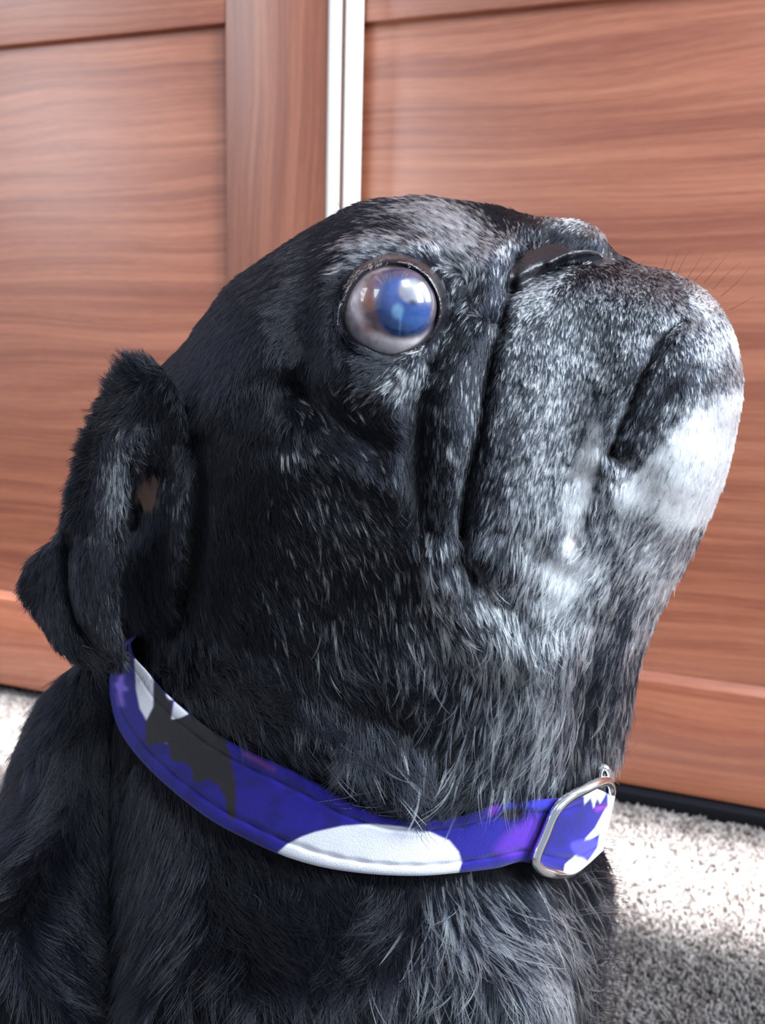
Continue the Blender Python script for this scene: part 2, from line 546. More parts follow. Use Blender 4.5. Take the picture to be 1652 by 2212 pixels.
def height(u, v):
    sh = np.shape(u); u = np.asarray(u, float).ravel(); v = np.asarray(v, float).ravel()
    parts = [ell(u, v, 730, 1020, 560, 620, 5.5), ell(u, v, 760, 800, 520, 440, 5.1, .1), ell(u, v, 1290, 860, 420, 470, 3.9, 0, 2.4),
             ell(u, v, 1090, 1330, 420, 460, 4.3), ell(u, v, 760, 1640, 640, 420, 4.9), ell(u, v, 420, 2420, 1120, 980, 7.6),
             ell(u, v, 1020, 2150, 430, 620, 5.6), ell(u, v, 1170, 2700, 190, 700, 5.0), ell(u, v, 100, 2900, 780, 560, 7.5)]
    h = sum(np.clip(p, 0, None) ** 5 for p in parts) ** .2
    h = np.maximum(h, 1.6)
    for pts, w, a in STROKES:
        pts = np.array(pts, float)
        m = (u > pts[:, 0].min() - 3.2 * w) & (u < pts[:, 0].max() + 3.2 * w) & (v > pts[:, 1].min() - 3.2 * w) & (v < pts[:, 1].max() + 3.2 * w)
        if m.any():
            d = seg_dist(u[m], v[m], catmull(pts, 4, False))[0]
            h[m] += a * np.exp(-.5 * (d / w) ** 2)
    # small lumps
    h += (fnoise(u * .8 - v * .6, v * .8 + u * .6, 110, 5) - .5) * .16 + (vnoise(u * .8 + v * .6, v * .8 - u * .6, 34, 9) - .5) * .02
    # neck pinched under the collar
    d = seg_dist(u, v, CEN)[0]
    nearb = d < 620
    # signed side: above the band?
    cap = collar_h(np.clip(u, 245, 1330)) * 100 - .38
    lo = seg_dist(u[nearb], v[nearb], LOW)[0]; up = seg_dist(u[nearb], v[nearb], UPP)[0]
    band = np.vstack([LOW, UPP[::-1]])
    ib = inside(u[nearb], v[nearb], band)
    dd = np.where(ib, 0, np.minimum(lo, up))
    above = up < lo
    rise = np.where(above, (np.clip(dd - 4, 0, None) / 42) ** 1.3, (np.clip(dd - 18, 0, None) / 105) ** 1.15)
    capb = cap[nearb] + rise
    hb = h[nearb]
    k = .25
    mix = np.clip(.5 + .5 * (capb - hb) / k, 0, 1)
    h[nearb] = capb * (1 - mix) + hb * mix - k * mix * (1 - mix)
    # eye socket and ear opening
    s = soft_in(u, v, APE, 10)
    h -= 1.5 * s
    h = h.clip(.3)
    # round the outline over
    d, bx, by = seg_dist(u, v, SIL, True)
    ins = inside(u, v, SIL)
    w = 150 + 40 * sstep(1400, 1600, v)
    w = w - 25 * sstep(1150, 1350, u) * sstep(1400, 1200, v)
    e = np.sqrt(np.clip(1 - (1 - np.clip(d / w, 0, 1)) ** 2, 0, 1))
    h = h * e
    h[~ins] = 0
    return (h * .01).reshape(sh), ins.reshape(sh), bx.reshape(sh), by.reshape(sh)


H, INS, BX, BY = height(GU, GV)
cell = INS[:-1, :-1] | INS[1:, :-1] | INS[:-1, 1:] | INS[1:, 1:]
used = np.zeros(shp, bool)
used[:-1, :-1] |= cell; used[1:, :-1] |= cell; used[:-1, 1:] |= cell; used[1:, 1:] |= cell
PU = np.where(INS, GU, BX); PV = np.where(INS, GV, BY)
HH = np.where(INS, H, 0)
idf = np.full(shp, -1); idf[used] = np.arange(used.sum())
nf = used.sum()
inn = used & INS
idb = idf.copy(); idb[inn] = nf + np.arange(inn.sum())
Pf = to3d(PU[used], PV[used], HH[used])
Pb = to3d(PU[inn], PV[inn], HH[inn]); Pb[:, 1] = YP + .96 * HH[inn]
V3 = np.vstack([Pf, Pb])
VU = np.concatenate([PU[used], PU[inn]]); VV = np.concatenate([PV[used], PV[inn]])
V3[:, 2] = np.maximum(V3[:, 2], .0045)
ci, cj = np.nonzero(cell)
qf = np.stack([idf[ci, cj], idf[ci + 1, cj], idf[ci + 1, cj + 1], idf[ci, cj + 1]], 1)
qb = np.stack([idb[ci, cj], idb[ci, cj + 1], idb[ci + 1, cj + 1], idb[ci + 1, cj]], 1)
Q = np.vstack([qf, qb])

# ------------------------------------------------------------------ coat maps
PBL = [  # blobs of grey hair: u, v, ru, rv, rotation, amount
    (1000, 515, 75, 36, .75, .88), (1060, 570, 34, 32, 0, .85), (960, 480, 50, 26, .4, .4), (842, 538, 62, 17, .12, 1.0), (780, 562, 40, 12, -.4, .5),
    (880, 470, 70, 36, 0, .16), (1060, 620, 26, 60, .2, .4), (1100, 700, 30, 40, 0, .3), (985, 620, 40, 60, 0, .25),
    (870, 820, 55, 24, -.3, .5), (780, 840, 50, 24, .3, .25), (905, 780, 24, 40, .5, .4),
    (1180, 640, 70, 28, -.35, .6), (1300, 640, 120, 50, .1, .32), (1440, 640, 90, 40, .3, .6), (1500, 690, 60, 60, 0, .55), (1400, 720, 50, 30, -.5, .5), (1445, 586, 60, 12, .2, .9), (1530, 628, 44, 16, .75, .85), (1585, 740, 14, 60, -.2, .7),
    (1570, 760, 36, 110, -.1, .65), (1480, 780, 50, 50, 0, .35), (1240, 760, 120, 80, 0, .27), (1270, 880, 70, 120, .1, .48), (1290, 960, 34, 110, .25, .7),
    (1200, 1000, 120, 130, 0, .42), (1130, 1080, 70, 100, 0, .34), (1240, 1080, 60, 100, .2, .65), (1150, 820, 90, 110, 0, .22),
    (980, 900, 36, 110, 0, .36), (960, 1050, 30, 110, 0, .4), (945, 1200, 32, 80, 0, .5), (1000, 1260, 60, 50, .6, .42),
    (1100, 1380, 110, 70, .3, .5), (1060, 1320, 60, 50, 0, .35), (1230, 1350, 100, 90, -.5, .62), (1280, 1230, 110, 80, -.6, .72), (1200, 1230, 60, 70, 0, .6),
    (1400, 1200, 80, 110, -.6, .68), (1420, 1290, 40, 70, .5, .45), (1180, 1480, 60, 110, .1, .32), (1090, 1480, 50, 90, 0, .2), (1080, 1600, 80, 100, 0, .22), (1200, 1620, 80, 110, 0, .32),
    (1310, 1580, 40, 110, 0, .3), (950, 1480, 70, 120, 0, .08), (900, 1650, 110, 90, 0, .05), (760, 1640, 100, 80, 0, .04),
    (730, 1000, 90, 40, .4, .12), (690, 900, 50, 30, .5, .12), (700, 1080, 50, 60, 0, .16), (760, 1200, 110, 110, 0, .05), (680, 1300, 110, 130, 0, .05), (880, 1320, 80, 120, 0, .09),
    (980, 1990, 50, 100, .2, .36), (1070, 2070, 80, 120, -.3, .27), (1200, 2000, 50, 90, 0, .2), (1180, 2160, 80, 60, 0, .28), (920, 2150, 60, 90, 0, .3), (1290, 1990, 40, 110, 0, .18),
    (1305, 505, 26, 22, .5, .9), (1240, 485, 60, 18, .2, .5), (1130, 530, 40, 22, 0, .4), (395, 1080, 14, 60, 0, .14), (385, 1050, 22, 24, 0, .22),
    (640, 1700, 50, 20, .4, .05), (900, 1400, 60, 60, 0, .2),
]
CHIN = [(1690, 780), (1570, 808), (1500, 845), (1450, 885), (1405, 940), (1360, 985), (1325, 1010), (1296, 1060), (1330, 1120), (1400, 1120), (1440, 1155), (1530, 1150), (1620, 1060), (1690, 900)]
LIP = [(1455, 700), (1485, 740), (1510, 800), (1480, 845), (1440, 890), (1400, 940), (1350, 985), (1312, 985), (1335, 900), (1370, 820), (1420, 740), (1455, 695)]


def whiteness(u, v):
    w = np.zeros_like(u, dtype=float)
    for (x, y, a, b, r, p) in PBL:
        c, s = math.cos(r), math.sin(r)
        X = ((u - x) * c + (v - y) * s) / a; Y = (-(u - x) * s + (v - y) * c) / b
        w = 1 - (1 - w) * (1 - p * np.exp(-.5 * (X * X + Y * Y) ** 1.2))
    w = w ** (1.35 - .35 * sstep(.2, .6, w))
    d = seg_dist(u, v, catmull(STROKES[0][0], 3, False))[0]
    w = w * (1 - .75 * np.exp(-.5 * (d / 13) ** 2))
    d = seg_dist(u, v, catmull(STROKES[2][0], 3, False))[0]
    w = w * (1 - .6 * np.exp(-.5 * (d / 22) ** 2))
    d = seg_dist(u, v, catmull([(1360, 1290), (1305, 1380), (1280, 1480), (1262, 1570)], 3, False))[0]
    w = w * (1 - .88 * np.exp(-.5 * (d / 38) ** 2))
    lip = soft_in(u, v, LIP, 26)
    w = w * (1 - .5 * lip)
    ch = soft_in(u, v, CHIN, 46)
    w = np.maximum(w, .97 * ch)
    # front rim of the lip and forelip
    return w


BANDPOLY0 = np.vstack([LOW, UPP[::-1]])


def undercoat(u, v, w):
    c = np.array([.006, .006, .008])[None] * np.ones((len(u), 1))
    g = (.05 * w + 1.0 * sstep(.72, .99, w) * sstep(700, 780, v))[:, None]
    c = c * (1 - g) + np.array([.74, .72, .72]) * g
    def patch(cx, cy, a, b, r, col, amt):
        nonlocal c
        cc, ss = math.cos(r), math.sin(r)
        X = ((u - cx) * cc + (v - cy) * ss) / a; Y = (-(u - cx) * ss + (v - cy) * cc) / b
        m = (amt * np.exp(-.5 * (X * X + Y * Y) ** 1.5))[:, None]
        c = c * (1 - m) + np.array(col) * m
    patch(320, 1062, 38, 62, .35, lin(168, 138, 126), .97)      # bare skin inside the ear
    patch(1240, 1170, 30, 40, .4, lin(190, 160, 150), .7)    # pink skin by the corner of the mouth
    patch(1315, 1050, 26, 30, 0, lin(190, 160, 165), .6)
    patch(1105, 690, 10, 40, 0, lin(150, 125, 115), .5)
    patch(1120, 520, 50, 18, .2, lin(110, 100, 105), .6)
    m = soft_in(u, v, BANDPOLY0, 40)[:, None]
    c = c * (1 - m) + .006 * m
    d = seg_dist(u, v, APE, True)[0]
    m = np.exp(-.5 * (d / 12) ** 2)[:, None]
    c = c * (1 - m) + np.array([.012, .010, .012]) * m
    return c


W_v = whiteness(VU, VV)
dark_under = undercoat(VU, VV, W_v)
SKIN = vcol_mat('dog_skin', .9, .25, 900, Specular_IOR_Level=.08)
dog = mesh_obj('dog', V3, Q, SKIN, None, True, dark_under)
tag(dog, 'black pug with a grey muzzle and white chin, sitting and looking up to the right', 'dog')
me = dog.data
N3 = np.zeros(len(V3) * 3); me.vertices.foreach_get('normal', N3); N3 = N3.reshape(-1, 3)

# ------------------------------------------------------------------ direction, length and density of the coat
FLOW = np.array([
    (1000, 500, -.45, -.9), (1060, 560, -.35, -.95), (940, 450, -.75, -.65), (860, 440, -1, .05), (860, 490, -.85, -.5), (760, 480, -.95, .35), (640, 560, -.8, .6), (540, 640, -.7, .7), (450, 760, -.65, .75),
    (830, 540, -.95, -.3), (740, 570, -.9, .45), (690, 650, -.4, .9), (700, 740, -.2, 1), (560, 760, -.6, .8), (480, 900, -.45, .9), (600, 900, -.35, .95), (430, 1000, -.3, .95), (520, 1050, -.15, 1), (450, 1200, -.05, 1),
    (640, 850, .55, .8), (720, 880, .75, .6), (820, 920, .9, .4), (700, 960, .6, .8), (700, 1050, .35, .95), (790, 1050, .3, .95), (840, 820, -.75, .6), (900, 800, -.5, .85), (780, 810, -.85, .5), (560, 1300, .1, 1), (700, 1250, .12, 1), (850, 1200, .12, 1), (800, 1400, .12, 1),
    (970, 640, -.25, .95), (1000, 720, -.3, .95), (1050, 640, .25, -.9), (970, 850, -.08, 1), (985, 950, -.06, 1), (955, 1100, .0, 1), (940, 1250, .25, 1), (900, 950, -.1, 1),
    (1200, 520, .3, -.9), (1280, 500, .4, -.85), (1130, 520, -.1, -1), (1150, 640, -.6, .6), (1250, 640, -.32, 1), (1350, 640, -.32, 1), (1440, 620, -.2, .9), (1470, 596, .25, -.95), (1540, 630, .6, -.6), (1595, 760, .75, .35), (1600, 880, .6, .8), (1500, 720, -.2, 1), (1580, 1000, .15, 1),
    (1200, 760, -.35, .95), (1300, 800, -.3, .95), (1150, 880, -.45, .9), (1250, 950, -.3, .95), (1110, 1000, -.45, .9), (1080, 1100, -.4, .95), (1200, 1100, -.25, 1), (1270, 1050, -.3, .95),
    (1450, 900, -.3, .95), (1400, 1000, -.3, 1), (1500, 1000, -.25, 1), (1480, 1150, -.5, .9), (1400, 1200, -.7, .75), (1300, 1200, -.65, .8), (1250, 1300, -.55, .85), (1150, 1300, -.3, 1),
    (1040, 1330, .45, .9), (1100, 1400, .1, 1), (1350, 1350, -.5, .9), (1330, 1500, -.12, 1), (1340, 1640, .35, 1), (1200, 1500, -.25, 1), (1100, 1550, -.4, .9), (1000, 1500, -.35, .95), (1200, 1650, -.25, 1), (1060, 1660, -.45, .9), (1300, 1640, -.1, 1),
    (900, 1550, -.15, 1), (850, 1700, .6, .75), (950, 1720, -.75, .65), (750, 1620, -.25, 1), (780, 1740, .7, .7), (650, 1500, .15, 1), (450, 1450, .95, .45), (560, 1520, .9, .5), (340, 1430, .95, .4), (650, 1620, .8, .5), (400, 1330, .2, 1), (300, 1400, .6, .8),
    (385, 1100, .1, 1), (340, 1000, -.2, .9), (380, 1250, -.1, 1), (350, 850, -.5, .8),
    (960, 1950, -.1, 1), (930, 2080, -.25, 1), (1000, 2180, .1, 1), (1080, 1950, .45, .9), (1120, 2060, .35, .95), (1200, 1980, .6, .8), (1300, 1880, .85, .5), (1300, 1990, .9, .35), (1290, 2120, .92, .3), (1180, 2120, -.35, .95), (1120, 2200, -.3, 1), (850, 2000, -.4, .9), (860, 2180, -.6, .8),
    (120, 1560, -.55, .85), (60, 1680, -.6, .8), (200, 1650, -.15, 1), (350, 1800, .12, 1), (500, 1900, .3, .95), (700, 1960, .3, .95), (300, 2050, .15, 1), (500, 2150, .3, 1), (100, 1950, -.1, 1), (100, 2180, .1, 1), (700, 2180, .2, 1), (300, 2700, -.2, 1), (-400, 2700, -.4, .9), (1150, 2700, .05, 1),
], float)


def flow(u, v):
    out = np.zeros((len(u), 2)); ws = np.zeros(len(u))
    for (x, y, a, b) in FLOW:
        d2 = (u - x) ** 2 + (v - y) ** 2
        w = 1 / (d2 + 900) ** 2
        n = math.hypot(a, b)
        out[:, 0] += w * a / n; out[:, 1] += w * b / n; ws += w
    out /= ws[:, None]
    n = np.hypot(out[:, 0], out[:, 1]) + 1e-6
    return out / n[:, None]


LEN = [  # u, v, radius, length cm
    (700, 600, 150, .42), (900, 480, 120, .38), (600, 900, 200, .42), (1000, 600, 90, .32), (1150, 700, 90, .24), (1300, 700, 120, .24), (1450, 700, 100, .22), (1550, 850, 90, .30), (1420, 1000, 110, .34), (1230, 950, 110, .34),
    (980, 950, 80, .34), (840, 700, 90, .26), (750, 950, 90, .42), (700, 1150, 150, .48), (1000, 1250, 120, .5), (1250, 1250, 120, .55), (1420, 1280, 100, .55), (900, 1450, 150, .7), (1150, 1500, 130, .85), (1300, 1560, 100, .8), (1000, 1660, 120, 1.05), (750, 1600, 120, .9),
    (450, 1430, 120, .75), (500, 1250, 120, .45), (370, 1150, 60, .5), (1000, 2050, 200, 1.15), (1300, 2000, 100, 1.05), (150, 1700, 200, 1.1), (500, 2000, 300, 1.2), (300, 2600, 500, 1.2), (1250, 520, 70, .26), (1100, 1650, 60, .95),
]


def hair_len(u, v):
    s = np.zeros(len(u)); w_ = np.zeros(len(u)) + 1e-12
    for (x, y, r, L) in LEN:
        w = np.exp(-.5 * ((u - x) ** 2 + (v - y) ** 2) / (r * .8) ** 2) + 1e-7 / (1 + ((u - x) ** 2 + (v - y) ** 2) / 1e4)
        s += w * L; w_ += w
    return s / w_


BANDPOLY = np.vstack([LOW, UPP[::-1]])


def density(u, v):
    d = np.ones(len(u))
    d *= 1 - soft_in(u, v, APE, 4)
    e = seg_dist(u, v, APE, True)[0]
    d *= np.clip((e - 3) / 8, 0, 1)
    d *= 1 - soft_in(u, v, NOSE, 8)
    d *= 1 - soft_in(u, v, BANDPOLY, 12)
    X = (u - 322) / 36; Y = (v - 1060) / 66
    d *= np.clip(X * X + Y * Y - .3, 0, 1)
    return d


_qv = Q


def tri_area(P, T):
    return .5 * np.linalg.norm(np.cross(P[T[:, 1]] - P[T[:, 0]], P[T[:, 2]] - P[T[:, 0]]), axis=1)


T_all = np.vstack([Q[:, [0, 1, 2]], Q[:, [0, 2, 3]]])
nqf = len(qf)
front_tri = np.concatenate([np.arange(len(Q)) < nqf] * 2)
A_tri = tri_area(V3, T_all)
TU = VU[T_all].mean(1); TV = VV[T_all].mean(1)


def fur(name, n, tri_w, k, Lmul, rad, cl, colf, seed, lift=.22, curl=.25, K=6, spread=.0015, rad_len=1.0, verts=None, norms=None, tris=None, uv=None, flowf=flow, lenf=hair_len, parent=None, mat=None, jit=1.0):
    r = np.random.default_rng(seed)
    Vx = V3 if verts is None else verts; Nx = N3 if norms is None else norms; Tx = T_all if tris is None else tris
    UVx = (VU, VV) if uv is None else uv
    p = tri_w / tri_w.sum()
    cdf = np.cumsum(p)
    ti = np.searchsorted(cdf, r.random(n)).clip(0, len(p) - 1)
    a = r.random(n); b = r.random(n); f = a + b > 1; a[f] = 1 - a[f]; b[f] = 1 - b[f]
    t = Tx[ti]
    g = lambda X: X[t[:, 0]] * (1 - a - b)[..., None] + X[t[:, 1]] * a[..., None] + X[t[:, 2]] * b[..., None]
    root = g(Vx); nor = g(Nx); nor /= np.linalg.norm(nor, axis=1)[:, None] + 1e-9
    u = g(UVx[0][:, None])[:, 0]; v = g(UVx[1][:, None])[:, 0]
    fl = flowf(u, v)
    ang = ((fnoise(u, v, 60, 3) - .5) * .75 + r.normal(0, .09, n)) * jit
    calm = .35 + .65 * sstep(.4, .9, lenf(u, v))
    ca, sa = np.cos(ang), np.sin(ang)
    fl = np.stack([fl[:, 0] * ca - fl[:, 1] * sa, fl[:, 0] * sa + fl[:, 1] * ca], 1)
    d3 = fl[:, :1] * RIGHT - fl[:, 1:] * UPV
    tan = d3 - nor * (d3 * nor).sum(1)[:, None]
    tl = np.linalg.norm(tan, axis=1)[:, None]
    tan = np.where(tl > .15, tan / (tl + 1e-9), tan / .15)
    side = np.cross(nor, tan)
    L = lenf(u, v) * .01 * Lmul * r.uniform(.75, 1.2, n)
    cb = r.normal(0, curl, n) * calm
    lf = lift * r.uniform(.6, 1.4, n)
    # hair by hair
    rr = np.sqrt(r.random((n, k))) * spread * (L[:, None] / .005) ** .4; th = r.random((n, k)) * 2 * np.pi
    off = rr[..., None] * (np.cos(th)[..., None] * tan[:, None] + np.sin(th)[..., None] * side[:, None])
    Lj = L[:, None] * r.uniform(.7, 1.15, (n, k)); cj_ = cb[:, None] + r.normal(0, curl * .35, (n, k)); lj = lf[:, None] * r.uniform(.75, 1.3, (n, k))
    s = np.linspace(0, 1, K)[None, None, :, None]
    Ls = Lj[..., None, None]
    pos = (root[:, None, None] - nor[:, None, None] * .00005 + Ls * (tan[:, None, None] * s * (1 - .12 * s) + side[:, None, None] * cj_[..., None, None] * s * s
           + nor[:, None, None] * lj[..., None, None] * s * (1 - .45 * s)) + off[:, :, None] * (1 - cl * s ** 1.1))
    pos = pos.reshape(n * k, K, 3)
    uu = np.repeat(u, k); vv = np.repeat(v, k)
    col, white = colf(uu, vv, np.repeat(r.random(n), k), r)
    sr_ = np.linspace(0, 1, K)
    taper = (1 - .75 * sr_ ** 2)[None] * rad * (1 + .45 * white[:, None]) * r.uniform(.8, 1.2, n * k)[:, None]
    return curves_obj(name, pos, taper, col, mat or FURM, parent or dog)


hm = bpy.data.materials.new('fur'); hm.use_nodes = True
ht = hm.node_tree; ht.nodes.clear()
ho = ht.nodes.new('ShaderNodeOutputMaterial'); hb = ht.nodes.new('ShaderNodeBsdfHairPrincipled')
hb.model = 'CHIANG'; hb.parametrization = 'COLOR'
ha = ht.nodes.new('ShaderNodeAttribute'); ha.attribute_name = 'hcol'
ht.links.new(ha.outputs['Color'], hb.inputs['Color']); ht.links.new(hb.outputs[0], ho.inputs['Surface'])
hb.inputs['Roughness'].default_value = .24; hb.inputs['IOR'].default_value = 1.38; hb.inputs['Radial Roughness'].default_value = .5
hb.inputs['Coat'].default_value = .0; hb.inputs['Random Roughness'].default_value = .2
FURM = hm


def coat_col(u, v, rc, r):
    w = whiteness(u, v)
    n1 = fnoise(u, v, 26, 21)
    cl = np.clip(w * (.2 + .5 * sstep(.25, .75, n1)), 0, 1)
    cl = np.where((w > .85) & (v > 700), w, cl * np.where((v < 620) & (u < 1110), .6, 1))
    # most hairs of a lock agree
    x = .28 * rc + .72 * r.random(len(u))
    is_w = x < (cl * .86 + .02 * (w > .04))
    tone = np.clip(r.uniform(.5, .86, len(u)) * (.7 + .5 * w), 0, .96)
    wc = np.stack([tone * (.90 + .08 * w), tone * (.955 + .035 * w), tone], 1)
    bl = r.uniform(.001, .004, len(u))
    bc = np.stack([bl * .9, bl * 1.1, bl * 2.2], 1)  # blue of the sky sheen put into the black hair colour
    return np.where(is_w[:, None], wc, bc), is_w.astype(float)


inframe = front_tri & (TU > -40) & (TU < 1680) & (TV < 2260)
dens = density(TU, TV)
dl = hair_len(TU, TV)
wt = A_tri * dens * np.where(inframe, 1, np.where(front_tri, .16, .12)) * (.45 / np.clip(dl, .2, 1)) ** 1.7
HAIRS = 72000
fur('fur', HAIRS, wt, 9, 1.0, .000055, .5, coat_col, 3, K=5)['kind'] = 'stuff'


def guard_col(u, v, rc, r):
    w = whiteness(u, v)
    t = r.uniform(.55, .95, len(u)) * (.5 + .5 * rc) * (.8 + .35 * w)
    t = np.where((w > .8) & (v > 700), np.maximum(t, .92), t)
    top = sstep(640, 590, v) * sstep(1140, 1090, u)
    t = np.clip(t * (1 + .8 * top), 0, .97)
    wc = np.stack([t * (.80 + .18 * w), t * (.90 + .08 * w), t], 1)
    return wc, np.ones(len(u))


# locks of white hair lying over the dark coat, thick on the muzzle and jaw, single on the cheek
bw = whiteness(TU, TV)
wl = A_tri * dens * inframe * (1 + 1.2 * sstep(620, 580, TV) * sstep(1140, 1090, TU)) * np.clip(bw + .012 * ((TV > 850) & (TV < 1420) & (TU > 560)) - .008, 0, .8) ** .9 * (.45 / np.clip(dl, .2, 1)) ** 1.5
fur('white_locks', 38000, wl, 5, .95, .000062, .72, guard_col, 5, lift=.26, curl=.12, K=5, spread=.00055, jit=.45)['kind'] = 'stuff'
wg = A_tri * dens * inframe * np.clip(bw, 0, .25) * (TV > 1100) * (TU > 640)
g = fur('long_white_hairs', 1500, wg, 2, 1.25, .00009, .8, guard_col, 6, lift=.34, curl=.22, K=6, spread=.0003, jit=.8)
g['kind'] = 'stuff'; g['label'] = 'single long white hairs standing off the black coat'


def skin_h(u, v):
    """height of the finished relief at picture spots, bilinear in the grid"""
    u = np.asarray(u, float); v = np.asarray(v, float)
    i = np.interp(u, US, np.arange(len(US))); j = np.interp(v, VS, np.arange(len(VS)))
    i0 = np.clip(np.floor(i).astype(int), 0, len(US) - 2); j0 = np.clip(np.floor(j).astype(int), 0, len(VS) - 2)
    fi = i - i0; fj = j - j0
    return (HH[j0, i0] * (1 - fi) * (1 - fj) + HH[j0, i0 + 1] * fi * (1 - fj) + HH[j0 + 1, i0] * (1 - fi) * fj + HH[j0 + 1, i0 + 1] * fi * fj)


def project(P):
    d = P - CAM
    z = d @ FWD
    return 826 + F * (d @ RIGHT) / z, 1106 - F * (d @ UPV) / z


# ------------------------------------------------------------------ eye
ring_out = np.array([846, 668]) + (APE - np.array([846, 668])) * 1.28
h_rim = float(np.mean(skin_h(ring_out[:, 0], ring_out[:, 1])))
EC = to3d(np.array(846.), np.array(668.), np.array(h_rim - .0040)); ER = .0113
GD = (CAM - EC) / np.linalg.norm(CAM - EC)
gaze = to3d(np.array(878.), np.array(652.), np.array(h_rim + .004)) - EC; gaze /= np.linalg.norm(gaze)


def on_sphere(u, v, extra=0.0):
    d = ray(u, v); d = d / np.linalg.norm(d, axis=-1)[..., None]
    oc = CAM - EC
    b = d @ oc; c = oc @ oc - (ER + extra) ** 2
    disc = np.clip(b * b - c, 0, None)
    return CAM + d * (-b - np.sqrt(disc))[..., None]


def uv_ball(n=150, m=110):
    th = np.linspace(0, np.pi, m); ph = np.linspace(0, 2 * np.pi, n, endpoint=False)
    x = GD; y = np.cross(x, np.array([0, 0, 1.])); y /= np.linalg.norm(y); z = np.cross(x, y)
    T, Pp = np.meshgrid(th, ph, indexing='ij')
    D = np.cos(T)[..., None] * x + (np.sin(T) * np.cos(Pp))[..., None] * y + (np.sin(T) * np.sin(Pp))[..., None] * z
    D = D.reshape(-1, 3)
    Fq = [(i * n + j, (i + 1) * n + j, (i + 1) * n + (j + 1) % n, i * n + (j + 1) % n) for i in range(m - 1) for j in range(n)]
    return D, Fq


D, Fq = uv_ball()
cg = D @ gaze
bulge = ER * .07 * sstep(.72, .93, cg)                     # the cornea stands a little proud
EV = EC + D * (ER + bulge)[:, None]
eu, ev = project(EV)


def mixc(c, col, m):
    return c * (1 - m[:, None]) + np.array(col)[None] * m[:, None]


nz = fnoise(eu, ev, 22, 31); nz2 = fnoise(eu, ev, 9, 41)
ecol = np.tile(np.array(lin(255, 240, 240)), (len(EV), 1))
ecol = mixc(ecol, lin(176, 140, 146), sstep(.5, .8, nz) * .5)
ecol = mixc(ecol, lin(150, 96, 84), np.exp(-.5 * (((eu - 796) / 16) ** 2 + ((ev - 706) / 13) ** 2)) * .8)
ecol = mixc(ecol, lin(160, 130, 150), np.exp(-.5 * (((eu - 778) / 16) ** 2 + ((ev - 655) / 40) ** 2)) * .6)


def disc(cx, cy, a, b, rot, soft):
    c, s = math.cos(rot), math.sin(rot)
    X = ((eu - cx) * c + (ev - cy) * s) / a; Y = (-(eu - cx) * s + (ev - cy) * c) / b
    return 1 - sstep(1 - soft, 1 + soft, np.hypot(X, Y) + (nz - .5) * .10)


ecol = mixc(ecol, lin(58, 38, 52), disc(868, 652, 92, 80, .1, .12) * .93)       # iris ring
ecol = mixc(ecol, lin(132, 70, 54), disc(805, 630, 24, 40, .35, .5) * .95)
ecol = mixc(ecol, lin(70, 54, 82), disc(850, 606, 56, 24, -.2, .5) * .75)
ecol = mixc(ecol, lin(34, 62, 122), disc(870, 662, 60, 62, 0, .08) * .97)        # clouded lens
ecol = mixc(ecol, lin(24, 74, 132), disc(880, 700, 44, 26, 0, .6) * .7)
ecol = mixc(ecol, lin(74, 88, 140), disc(842, 630, 30, 30, 0, .7) * .6)
ecol = mixc(ecol, lin(134, 130, 134), disc(888, 628, 27, 25, 0, .22) * .85)  # grey reflection painted into the eye colour
ecol = mixc(ecol, lin(40, 30, 46), disc(920, 618, 16, 22, -.4, .5) * .8)
ecol = mixc(ecol, lin(120, 160, 190), disc(858, 672, 12, 16, .1, .5) * .6)  # squarish window glint, painted
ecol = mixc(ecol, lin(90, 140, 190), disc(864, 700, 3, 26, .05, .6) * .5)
ecol = mixc(ecol, lin(16, 14, 20), disc(892, 654, 8, 5, .5, .9) * .8)
ecol = mixc(ecol, lin(16, 20, 34), disc(912, 656, 7, 4, -.4, .9) * .6)
ecol = ecol * (.78 + .42 * nz2[:, None])
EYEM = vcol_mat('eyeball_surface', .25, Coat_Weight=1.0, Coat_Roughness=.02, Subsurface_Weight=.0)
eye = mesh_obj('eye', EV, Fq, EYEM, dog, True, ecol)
eye['label'] = 'clouded blue eye with a pinkish white rim, gazing up'


# lids: a wet ring of dark skin from the coat down to the eyeball
def ring_pts(scale_px, hmode, extra=0.0):
    c = np.array([846, 668]); d = APE - c; L = np.linalg.norm(d, axis=1)[:, None]
    q = c + d * (1 + scale_px / L)
    if hmode == 'ball':
        return on_sphere(q[:, 0], q[:, 1], extra)
    if hmode == 'skin':
        return to3d(q[:, 0], q[:, 1], skin_h(q[:, 0], q[:, 1]) + extra)
    a = YP - on_sphere(q[:, 0], q[:, 1], .0010)[:, 1]
    b = skin_h(q[:, 0], q[:, 1])
    return to3d(q[:, 0], q[:, 1], np.maximum(a, b) + extra)


